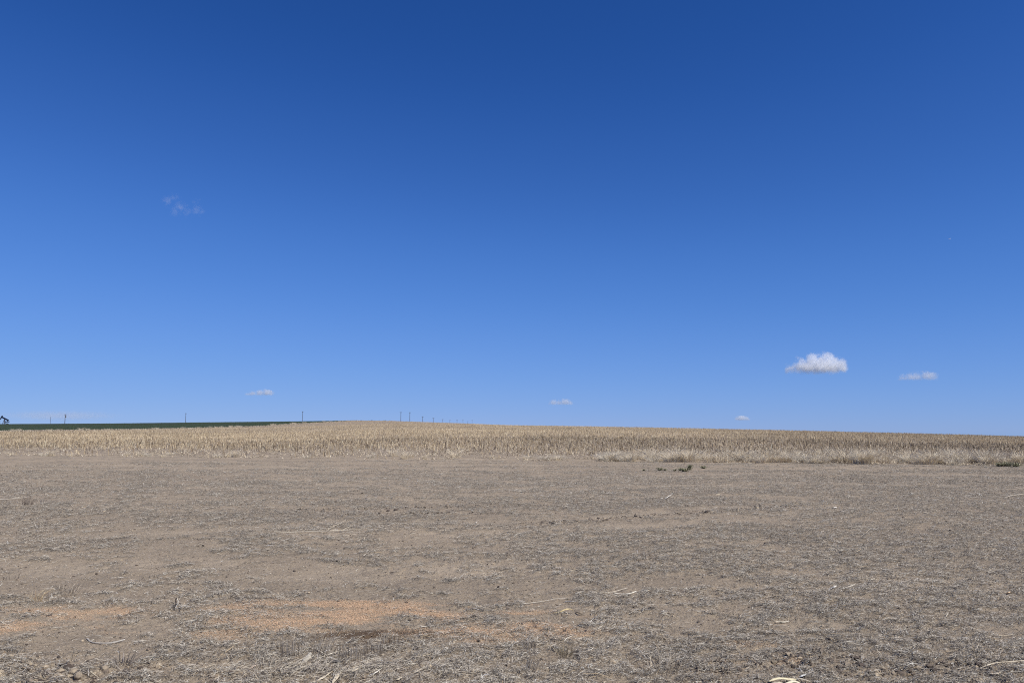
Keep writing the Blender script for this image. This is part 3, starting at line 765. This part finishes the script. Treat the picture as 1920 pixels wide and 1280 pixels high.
piece("twig", "short pale straw by the clods at the bottom left", "twig", [([(170, 1258, .03), (178, 1264, .04), (186, 1270, .02)], .007, .8, CREAM, .6)])

# ------------------------------------------------------------------ larger clods, each its own
def clod(X, Y, s, label, c_=None, squash=.6):
    p = at(X, Y); z = float(H(np.array([p[0]]), np.array([p[1]]))[0])
    g = np.random.default_rng(int(X + Y)); vv, ff = ico(3)
    d = 1 + .35 * (fbm(vv[:, 0] * 1.6 + X, vv[:, 1] * 1.6 + vv[:, 2], 3, 4) - .5) * 2 + .10 * g.standard_normal(len(vv)) * .4
    s = s * .72; vv = vv * d[:, None] * np.array([1.25, .9, squash]) * s
    me = mesh_np("soil_clod", vv, ff); me.materials.append(c_ or MAT_CLOD)
    o = bpy.data.objects.new("soil_clod", me); COL.objects.link(o); o.location = (p[0], p[1], z + s * .2); o.rotation_euler = (0, 0, g.random() * 6)
    return tag(o, label, "soil clod", "dark clods on the soil")
MAT_DK = plain_mat("dark_clod_soil", (.085, .066, .052), .95, 0, .4, 40)
clod(92, 1157, .034, "dark brown clod on the orange grain at far left", MAT_DK, .5)
clod(223, 1153, .018, "small dark clod at the right end of the left grain patch", MAT_DK)
clod(601, 1155, .028, "dark clod in the middle of the large orange grain patch", MAT_DK, .4)
clod(525, 1169, .016, "small dark clod left of the large grain patch", MAT_DK)
clod(762, 1130, .022, "dark clod above the right half of the grain patch", MAT_DK)
clod(848, 1169, .014, "left one of two tiny clods right of the grain", MAT_DK)
clod(857, 1168, .014, "right one of two tiny clods right of the grain", MAT_DK)
clod(1534, 1226, .040, "dark clod at the bottom right among rough soil", MAT_DK, .7)
clod(1836, 1254, .030, "dark clod left of the long straw at bottom right", MAT_DK, .8)
clod(1820, 1250, .026, "dark clod second left of the long straw at bottom right", MAT_DK, .8)
clod(1575, 1218, .024, "small dark clod right of the dark bottom right one", MAT_DK)
clod(1632, 1170, .024, "brown clod on the right foreground soil", MAT_CLOD)
clod(606, 958, .055, "leftmost of three dark clods in the middle distance", MAT_DK)
clod(728, 958, .060, "middle one of three dark clods in the middle distance", MAT_DK)
clod(742, 957, .055, "rightmost of three dark clods in the middle distance", MAT_DK)
clod(137, 1266, .034, "pale clod by the bottom left corner, left of two", MAT_CLOD, .9)
clod(146, 1273, .040, "pale clod by the bottom edge at left, lower one", MAT_CLOD, .9)
clod(195, 1261, .034, "pale rounded clod at the bottom left, rightmost one", MAT_CLOD, .9)
clod(108, 1272, .046, "broad pale clod cut by the bottom edge at left", MAT_CLOD, .8)
clod(1148, 1243, .032, "reddish pale clod near the bottom, right of the olive tuft", MAT_CLOD, .8)

# ------------------------------------------------------------------ dry weeds along the edge of the stubble
DRY = [(.74, .65, .49), (.64, .55, .41), (.82, .75, .60), (.50, .42, .31)]
GRY = [(.64, .58, .46), (.74, .68, .56), (.50, .44, .35)]
wp = [tuft_mesh("dry_weed", 230, .62, .60, DRY, w=.010, curve=.50, seed=s, droop=.25) for s in range(4)] + \
     [tuft_mesh("dry_weed", 220, .46, .65, GRY, w=.010, curve=.7, seed=s + 20, droop=.35) for s in range(3)]
wp += [tuft_mesh('dark_shrub', 120, .6, .9, [(.10, .11, .07), (.15, .14, .09), (.07, .07, .05)], w=.05, curve=.6, seed=s + 50) for s in range(2)]
for m_ in wp: m_.materials.append(MAT_STRAW)
def weed(x, y, s, k, label, group="dry weeds along the near edge of the stubble", nm="dry_weed"):
    o = bpy.data.objects.new(nm, wp[k]); COL.objects.link(o)
    z = float(H(np.array([x]), np.array([y]))[0]); o.location = (x, y, z); o.scale = (s * rng.uniform(.9, 1.2), s, s * rng.uniform(.8, 1.1))
    o.rotation_euler = (0, 0, rng.random() * 6.28)
    return tag(o, label, "dry weed", group)
for (X, Y, s, k, lab) in [(1268, 859, 1.25, 0, "tall pale rounded dry weed at the stubble edge behind the green weeds"),
                          (1276, 862, .55, 5, "low grey mat of weed in front of the tall pale rounded one"),
                          (1385, 864, 1.2, 1, "pale dry weed clump at the stubble edge, second big one from the centre"),
                          (1590, 866, 1.3, 2, "large bushy dry weed at the stubble edge on the right"),
                          (1815, 868, 1.5, 4, "big grey and tan tumbleweed heap left of the green patch"),
                          (1808, 865, 1.3, 0, "pale arching weed above the big tumbleweed heap"),
                          (855, 859, 1.0, 3, "low fan shaped dry weed at the stubble edge near the centre"),
                          (738, 856, .9, 1, "dry weed beside the tall pale stalk left of centre"),
                          (322, 853, .6, 6, "small brown weed at the stubble edge on the left")]:
    p = at(X, Y); weed(p[0], p[1], s, k, lab)
for k in range(230):
    X = rng.uniform(1120, 1990) if k > 22 else rng.uniform(-40, 1120)
    u = ray(X, 860)[0] / ray(X, 860)[1]
    yy = 47.0
    for _ in range(8): yy = float(edge_y(np.array([u * yy]))[0])
    yy += rng.uniform(-.4, 4.5) if k > 22 else rng.uniform(.2, 3)
    right = k > 22
    weed(u * yy, yy, rng.uniform(.5, 1.25) * (1.0 if right else .6), int(rng.integers(7)),
         "pale dry weed in the tangled fringe along the right stubble edge" if right else "small pale dry weed among stalks on the left half of the stubble edge",
         "dry weeds in the tangled fringe at right" if right else "small dry weeds along the left stubble edge")
# weeds on the border towards the green crop
for k in range(110):
    yy = 235 * (2.9 ** rng.random()); xx = float(field_x(yy)) + rng.normal(1.0, 1.6)
    o = weed(xx, yy, rng.uniform(.4, 1.25) * (1 + yy / 600), int(rng.integers(7)), "pale dry weed standing on the border of the green field", "dry weeds along the border of the green field")
bw_x, bw_y = None, None

for k in range(16):
    X = 632 + 7 * k + rng.uniform(-3, 3); d = ray(X, 790); u = d[0] / d[1]; yy = float(np.interp(u, cu, cy)) - 6
    o = weed(u * yy, yy, rng.uniform(.35, .9), 7 + k % 2, "small dark shrub on the crest where the green field ends", "dark shrubs on the crest", "dark_shrub")
    o['category'] = "shrub"

# dry undergrowth mixed into the border strip
n = 5200
yy = 225 * (3.2 ** rng.random(n)); xx = field_x(yy) + rng.normal(2.5, 2.4, n)
V, F, C = stalk_mesh(n, np.stack([xx, yy, macro(xx, yy)], 1), rng.uniform(.2, .65, n), rng.uniform(.04, .10, n), np.abs(rng.normal(0, .5, n)), rng.random(n) * 6.28,
                     palette(n, [(.40, .34, .27), (.26, .21, .17), (.50, .44, .34), (.14, .12, .09)], [4, 4, 2, 2], .15), 3, 1)
tag(link("border_grass", mesh_np("border_grass", V, F, C), MAT_STRAW), "ragged strip of dry grass between the stubble and the green field", "dry grass", kind='stuff')

# ------------------------------------------------------------------ green weeds
def rosette(name, n, r_, h, cols, seed):
    g = np.random.default_rng(seed); A = Acc()
    for k in range(n):
        a_ = g.random() * 6.28; l_ = r_ * g.uniform(.5, 1.1); hh = h * g.uniform(.3, 1.1)
        st = np.array([g.normal(0, r_ * .25), g.normal(0, r_ * .15), 0])
        p1 = st + np.array([math.cos(a_) * l_ * .5, math.sin(a_) * l_ * .5, hh]); p2 = st + np.array([math.cos(a_) * l_, math.sin(a_) * l_, hh * .7])
        ww = g.uniform(.02, .045)
        A.add(*sweep_arrays(smooth_line([st, p1, p2], 4), [ww * .3, ww, ww * 1.1, ww * .8, ww * .15], [.004] * 5, 4, np.array(cols[int(g.integers(len(cols)))]) * g.uniform(.7, 1.3)))
    return A.mesh(name)
GRN = [(.22, .22, .13), (.30, .28, .18), (.15, .155, .095)]
for (X, Y, r_, h, n, lab) in [(1284, 884, .24, .14, 46, "largest dark green weed on the bare soil in front of the stubble"), (1293, 881, .18, .22, 40, "upright green weed at the right side of the largest one"),
                              (1275, 882, .13, .12, 26, "small green weed touching the left side of the largest one"),
                              (1238, 882, .17, .12, 40, "flat green weed left of the largest one"), (1247, 882, .12, .08, 20, "low green sprig right of the flat green weed"),
                              (1265, 883, .12, .10, 20, "green sprig midway between the flat and the largest weed"),
                              (1320, 878, .20, .12, 40, "dark weed right of the largest green one"), (1207, 882, .12, .07, 14, "tiny dull green weed, leftmost of the row"),
                              (1876, 874, .30, .17, 70, "green leafy clump at the right edge of the stubble, left part"), (1889, 874, .32, .20, 70, "green leafy clump at the right edge of the stubble, middle part"),
                              (1904, 875, .32, .18, 70, "green leafy clump at the right edge of the stubble, right part")]:
    p = at(X, Y); z = float(H(np.array([p[0]]), np.array([p[1]]))[0])
    me = rosette("green_weed", n, r_, h, GRN, int(X)); me.materials.append(MAT_STRAW)
    o = bpy.data.objects.new("green_weed", me); COL.objects.link(o); o.location = (p[0], p[1], z); tag(o, lab, "green weed", "green weeds on the soil")

# a few bright leaf scraps and taller single stalks at the edge
for (X, Y, hpx, lab) in [(418, 856, 14, "left one of three separate brown stalks at the left stubble edge"), (430, 855, 15, "middle one of three separate brown stalks at the left stubble edge"),
                         (443, 855, 14, "right one of three separate brown stalks at the left stubble edge"), (687, 857, 20, "tall pale leaning stalk at the stubble edge left of centre"),
                         (675, 856, 14, "pale stalk left of the tall leaning one at the stubble edge"), (250, 851, 14, "brown pointed stalk at the left stubble edge")]:
    c_ = (.62, .52, .36) if 'pale' in lab else (.34, .25, .16)
    lean_ = 7 if 'leaning' in lab else 1
    piece("corn_stalk", lab, "corn stalk", [([(X, Y, 0.0), (X + lean_ * .5, Y - hpx / 2, 'v'), (X + lean_, Y - hpx, 'v')], .045, .8, c_, .7), ([(X + lean_ * .5, Y - hpx * .5, 'v'), (X + 4, Y - hpx * .6, 'v')], .03, .3, (.6, .52, .38), .5)] if False else
          [([(X, Y, 0.0), (X + lean_ * .5, Y - hpx / 2, 'v'), (X + lean_, Y - hpx, 'v')], .045, .8, c_, .7)], "separate corn stalks standing before the stubble")

# ------------------------------------------------------------------ utility poles beyond the rise
MAT_WOOD = plain_mat("weathered_pole", (.075, .06, .05), .85)
MAT_STEEL = plain_mat("grey_metal", (.12, .12, .125), .5, .3)
MAT_PUMP = plain_mat("dark_blue_paint", (.012, .014, .03), .5, .1)
MAT_RUST = plain_mat("dark_steel", (.05, .05, .06), .6, .2)
def bar(A, p0, p1, w0, w1=None, ns=8):
    w1 = w0 if w1 is None else w1
    p0, p1 = np.array(p0, float), np.array(p1, float)
    V, F, C = sweep_arrays([p0, (p0 + p1) / 2, p1], [w0, (w0 + w1) / 2, w1], [w0, (w0 + w1) / 2, w1], ns)
    A.add(V, F, C)
def box(A, c, s, rotm=None):
    q = np.array([(x, y, z) for x in (-.5, .5) for y in (-.5, .5) for z in (-.5, .5)]) * np.array(s)
    if rotm is not None: q = q @ np.array(rotm).T
    F = np.array([(0, 1, 3, 2), (4, 6, 7, 5), (0, 4, 5, 1), (2, 3, 7, 6), (0, 2, 6, 4), (1, 5, 7, 3)])
    A.add(q + np.array(c), F, np.full((8, 3), .3))
def part(name, A, mat, parent, smooth=False):
    me = A.mesh(name, smooth); return link(name, me, mat, parent)

def pole(X, Ytop, depth, label, arm=2.6, fat=.42, extra=None, yaw=.2):
    top = at(X, Ytop, depth=depth)
    zb = float(macro(np.array([top[0]]), np.array([top[1]]))[0]) - .2
    h = top[2] - zb
    o = bpy.data.objects.new("utility_pole", None); COL.objects.link(o); o.location = (top[0], top[1], zb); o.rotation_euler = (0, 0, yaw)
    tag(o, label, "utility pole", "utility poles beyond the rise")
    fat *= 1.15
    A = Acc(); bar(A, (0, 0, 0), (0, 0, h), fat, fat * .7); part("pole", A, MAT_WOOD, o, True)
    if arm:
        A = Acc(); box(A, (0, -fat * .45, h - .55), (arm, .22, .26)); part("crossarm", A, MAT_WOOD, o)
        for s in (-.45, .45, 0):
            A = Acc(); bar(A, (s * arm, -fat * .45 if s else 0, h - .42 if s else h), (s * arm, -fat * .45 if s else 0, h + (.05 if s else .3)), .16, .12); part("insulator", A, MAT_STEEL, o, True)
    if extra == 'transformer':
        A = Acc(); bar(A, (.55, -.1, h - 3.1), (.55, -.1, h - 1.7), .9, .9, 12); part("transformer", A, MAT_STEEL, o, True)
    return o
pole(95, 781, 820, "short bare pole at the far left between the pumpjack and the pole with a transformer", arm=0, fat=.3)
pole(122.5, 776.3, 800, "pole with a crossarm and a transformer at the far left", arm=2.4, extra='transformer', fat=.55, yaw=.9)
pole(348.5, 774.3, 790, "lone pole behind the green field, left of the one above its right end", arm=1.3, fat=.38, yaw=.6)
pole(567.4, 771, 770, "lone pole above the right end of the green field", arm=1.3, fat=.38, yaw=.6)
pole(751.7, 772, 800, "left one of the two tall poles at the top of the rise", arm=2.2, fat=.42)
pole(768.5, 772.5, 880, "right one of the two tall poles at the top of the rise", arm=2.2, fat=.48)
names = ["third", "fourth", "fifth", "sixth", "seventh", "eighth", "ninth", "tenth"]
for k, (X, Y) in enumerate([(792.5, 780.3), (812.5, 783.2), (830, 785.5), (843.5, 787.2), (857, 787), (868, 786.2), (877, 789.4), (885.3, 787)]):
    pole(X, Y, 1000 + 100 * k, names[k] + " pole from the left in the receding line on the rise", arm=2.6, fat=.48 if k in (0, 1, 4) else .38)

# ------------------------------------------------------------------ pumpjack
D = 800.0; PXM = D / FPX            # metres per photo pixel there
pb = at(8.5, 795.5, depth=D)
pj = bpy.data.objects.new("pumpjack", None); COL.objects.link(pj)
zb = float(macro(np.array([pb[0]]), np.array([pb[1]]))[0]); pj.location = (pb[0], pb[1], zb)
tag(pj, "dark blue oil pumpjack on the left skyline with its beam tilted up to the left", "pumpjack")
def L(X, Y, dy=0.0):
    p = at(X, Y, depth=D + dy); return np.array([p[0] - pb[0], dy, p[2] - zb])
A = Acc(); box(A, (L(9, 795)[0], 0, .15), (9.5, 2.4, .5)); part("base", A, MAT_RUST, pj)
A = Acc(); p0, p1 = L(3.6, 781.8), L(15.4, 787.6); d = (p1 - p0); ln = np.linalg.norm(d); d /= ln
rm = np.stack([d, (0, 1, 0), np.cross(d, (0, 1, 0))], 1)
box(A, (p0 + p1) / 2, (ln + .6, .8, 1.25), rm); beam = part("walking_beam", A, MAT_PUMP, pj)
A = Acc()
hh = smooth_line([L(4.6, 779.2), L(3.3, 780.8), L(2.2, 782.6), L(1.4, 784.6), L(.4, 785.6)], 12)
V, F, C = sweep_arrays(hh, [1.0] * len(hh), list(np.linspace(1.4, 1.2, len(hh))), 8, up=(0, 1, 0)); A.add(V, F, C)
box(A, L(3.6, 781.6), (1.5, .6, 1.3), rm); part("horse_head", A, MAT_PUMP, pj)
A = Acc(); bar(A, L(.3, 785.6), L(.3, 795.5), .12); part("bridle", A, MAT_RUST, pj)
piv = L(8.6, 784.6)
for X, dy in ((5.6, -1.3), (5.6, 1.3), (9.9, -1.1), (9.9, 1.1)):
    A = Acc(); q = L(X, 795.6, 0); q[1] = dy; bar(A, piv, q, .45, .55, 4); part("leg", A, MAT_RUST if X < 8 else MAT_PUMP, pj)
A = Acc(); bar(A, L(14.3, 787.2), L(14.3, 790.2), .8, .8, 4); part("equalizer", A, MAT_PUMP, pj)
for s in (-1, 1):
    A = Acc(); q0 = L(14.3, 790.2); q0[1] = s * .9; q1 = L(12.8, 794); q1[1] = s * .9; bar(A, q0, q1, .16, .16, 4); part("pitman_arm", A, MAT_RUST, pj)
    A = Acc(); c0 = L(14, 790.4); box(A, (c0[0], s * .9, c0[2]), (2.6, .5, .9)); part("counterweight", A, MAT_PUMP, pj)
A = Acc(); c0 = L(14, 794.5); box(A, (c0[0], 0, c0[2]), (1.6, 1.1, 1.0)); part("gearbox", A, MAT_RUST, pj)

# ------------------------------------------------------------------ clouds, real volumes far away
def cloud(X, Y, wpx, hpx, dist, label, dens, seed, thr=.42, flat=True, scale=2.2, puffs=None, nw=1.5, soft=.30):
    c = at(X, Y, depth=dist); mpp = dist / FPX
    wx, hz = wpx * mpp, hpx * mpp
    vv, ff = ico(3)
    me = mesh_np("cloud", vv, ff, smooth=True)
    m = bpy.data.materials.new("cloud_vapour"); m.use_nodes = True; t = m.node_tree
    t.nodes.remove(t.nodes["Principled BSDF"])
    pv = t.nodes.new("ShaderNodeVolumePrincipled"); pv.inputs['Color'].default_value = (.97, .985, 1.0, 1); pv.inputs['Anisotropy'].default_value = 0.0
    tc = t.nodes.new("ShaderNodeTexCoord").outputs['Object']
    mp = t.nodes.new("ShaderNodeMapping"); mp.inputs['Location'].default_value = (seed * 3.1, seed * 1.7, seed); mp.inputs['Scale'].default_value = (wx / hz * .55, wx / hz * .55, .55)
    t.links.new(tc, mp.inputs[0])
    nz = noise(t, scale, 7, .58, mp.outputs[0])
    sx_ = t.nodes.new("ShaderNodeSeparateXYZ"); t.links.new(tc, sx_.inputs[0])
    ln_ = t.nodes.new("ShaderNodeVectorMath"); ln_.operation = 'LENGTH'; t.links.new(tc, ln_.inputs[0])
    def M(op, a, b_=None, c_=None):
        q = t.nodes.new("ShaderNodeMath"); q.operation = op
        for i_, v_ in enumerate((a, b_, c_)):
            if v_ is None: continue
            if isinstance(v_, (int, float)): q.inputs[i_].default_value = v_
            else: t.links.new(v_, q.inputs[i_])
        return q.outputs[0]
    body = rim = M('SUBTRACT', 1.0, ln_.outputs['Value'])                       # 1 centre, 0 rim
    if puffs:                                                              # heaped towers: the nearest of several balls
        body = None
        for (px, pz, pr, py) in puffs:
            mq = t.nodes.new("ShaderNodeMapping"); mq.inputs['Scale'].default_value = (wpx / 2 / pr, wpx / 3 / pr, hpx / 2 / pr)
            mq.inputs['Location'].default_value = (-(px - X) / pr, py / pr, (pz - Y) / pr)
            t.links.new(tc, mq.inputs[0]); l2 = t.nodes.new("ShaderNodeVectorMath"); l2.operation = 'LENGTH'; t.links.new(mq.outputs[0], l2.inputs[0])
            bq = M('SUBTRACT', 1.0, l2.outputs['Value']); body = bq if body is None else M('MAXIMUM', body, bq)
    f_ = M('ADD', M('MULTIPLY', body, .62), M('MULTIPLY', M('SUBTRACT', nz, .5), nw))
    f_ = M('SUBTRACT', f_, thr - .30)
    if flat:                                                               # flat base: cut below z = -.45
        f_ = M('MINIMUM', f_, M('MULTIPLY', M('ADD', sx_.outputs['Z'], M('ADD', .42, M('MULTIPLY', M('SUBTRACT', nz, .5), .9))), .9))
    f_ = M('MINIMUM', f_, M('MULTIPLY', rim, 2.5))
    q = t.nodes.new("ShaderNodeMapRange"); q.inputs[1].default_value = 0; q.inputs[2].default_value = soft; q.inputs[4].default_value = dens
    t.links.new(f_, q.inputs[0]); t.links.new(q.outputs[0], pv.inputs['Density'])
    t.links.new(pv.outputs[0], t.nodes["Material Output"].inputs['Volume'])
    m.cycles.volume_sampling = 'MULTIPLE_IMPORTANCE'
    o = link("cloud", me, m); o.location = c; o.scale = (wx / 2, wx / 3, hz / 2)
    return tag(o, label, "cloud")
cloud(1527, 686, 128, 60, 9000, "largest white puffy cloud at right above the skyline", .015, 3, thr=.24, scale=4.6, nw=2.3,
      puffs=[(1548, 683, 19, 4), (1526, 685, 18, -6), (1504, 689, 15, 0), (1569, 688, 16, 6), (1486, 694, 10, -4), (1537, 693, 22, 8), (1562, 696, 15, -8), (1513, 696, 15, 8)])
cloud(1722, 707, 86, 26, 9000, "flat thin white cloud right of the largest one", .008, 5, thr=.26, scale=4.5, nw=2.0,
      puffs=[(1747, 704, 10, 0), (1734, 705, 10, 4), (1720, 708, 10, -4), (1707, 709, 9.5, 0), (1694, 711, 8.5, 0)])
cloud(484, 737, 66, 18, 11000, "thin streak of cloud on the left above the green field", .012, 8, thr=.22, scale=3, nw=1.6, puffs=[(502, 737, 9, 0), (488, 739, 8, 0), (474, 740, 7, 0), (464, 741, 5, 0)])
cloud(1052, 755, 54, 17, 12000, "small low cloud near the centre just above the skyline", .009, 2, thr=.25, scale=4, nw=1.8, puffs=[(1060, 755, 9, 0), (1049, 757, 7, 0), (1038, 757, 8, 0), (1068, 758, 7, 0)])
cloud(1391, 785, 34, 13, 13000, "tiny low cloud left of and below the largest one", .011, 4, thr=.22, scale=3, nw=1.4, puffs=[(1391, 785, 9, 0), (1383, 787, 6, 0), (1400, 787, 6, 0)])
cloud(342, 386, 100, 56, 6000, "faint torn wisp of cloud high on the left", .0030, 9, thr=.33, flat=False, scale=6, nw=3.4, soft=.7, puffs=[(312, 376, 9, 0), (325, 370, 8, 0), (338, 387, 10, 0), (330, 398, 9, 0), (352, 398, 8, 0), (370, 394, 9, 0), (380, 396, 6, 0), (368, 379, 6, 0)])

cloud(112, 779, 240, 22, 15000, "very faint long cloud low on the left horizon above the pumpjack", .0006, 6, thr=.34, scale=2.5, nw=1.2, soft=.5, flat=False)

# ------------------------------------------------------------------ distant airliner
pl = bpy.data.objects.new("airplane", None); COL.objects.link(pl)
pl.location = at(1780.5, 447.5, depth=14000); pl.rotation_euler = (0, R(-4), R(8))
tag(pl, "tiny white distant airplane high on the right side of the sky", "airplane")
MAT_AIR = plain_mat("white_aircraft_paint", (.8, .8, .8), .4)
A = Acc(); A.add(*sweep_arrays([(-22, 0, 0), (-20, 0, 0), (-10, 0, 0), (12, 0, 0), (20, 0, 1), (24, 0, 2)], [.5, 3, 4.2, 4.2, 2.5, .6], [.5, 3, 4.2, 4.2, 2.5, .6], 12)); part("fuselage", A, MAT_AIR, pl, True)
for s in (-1, 1):
    A = Acc(); A.add(*sweep_arrays([(-2, 0, -1), (5, s * 10, 0), (9, s * 19, 1)], [7, 4.5, 2], [1, .7, .4], 8)); part("wing", A, MAT_AIR, pl)
A = Acc(); A.add(*sweep_arrays([(19, 0, 1), (22, 0, 5), (24, 0, 8)], [.5, .5, .4], [6, 4, 3], 8, up=(1, 0, 0))); part("tail_fin", A, MAT_AIR, pl)
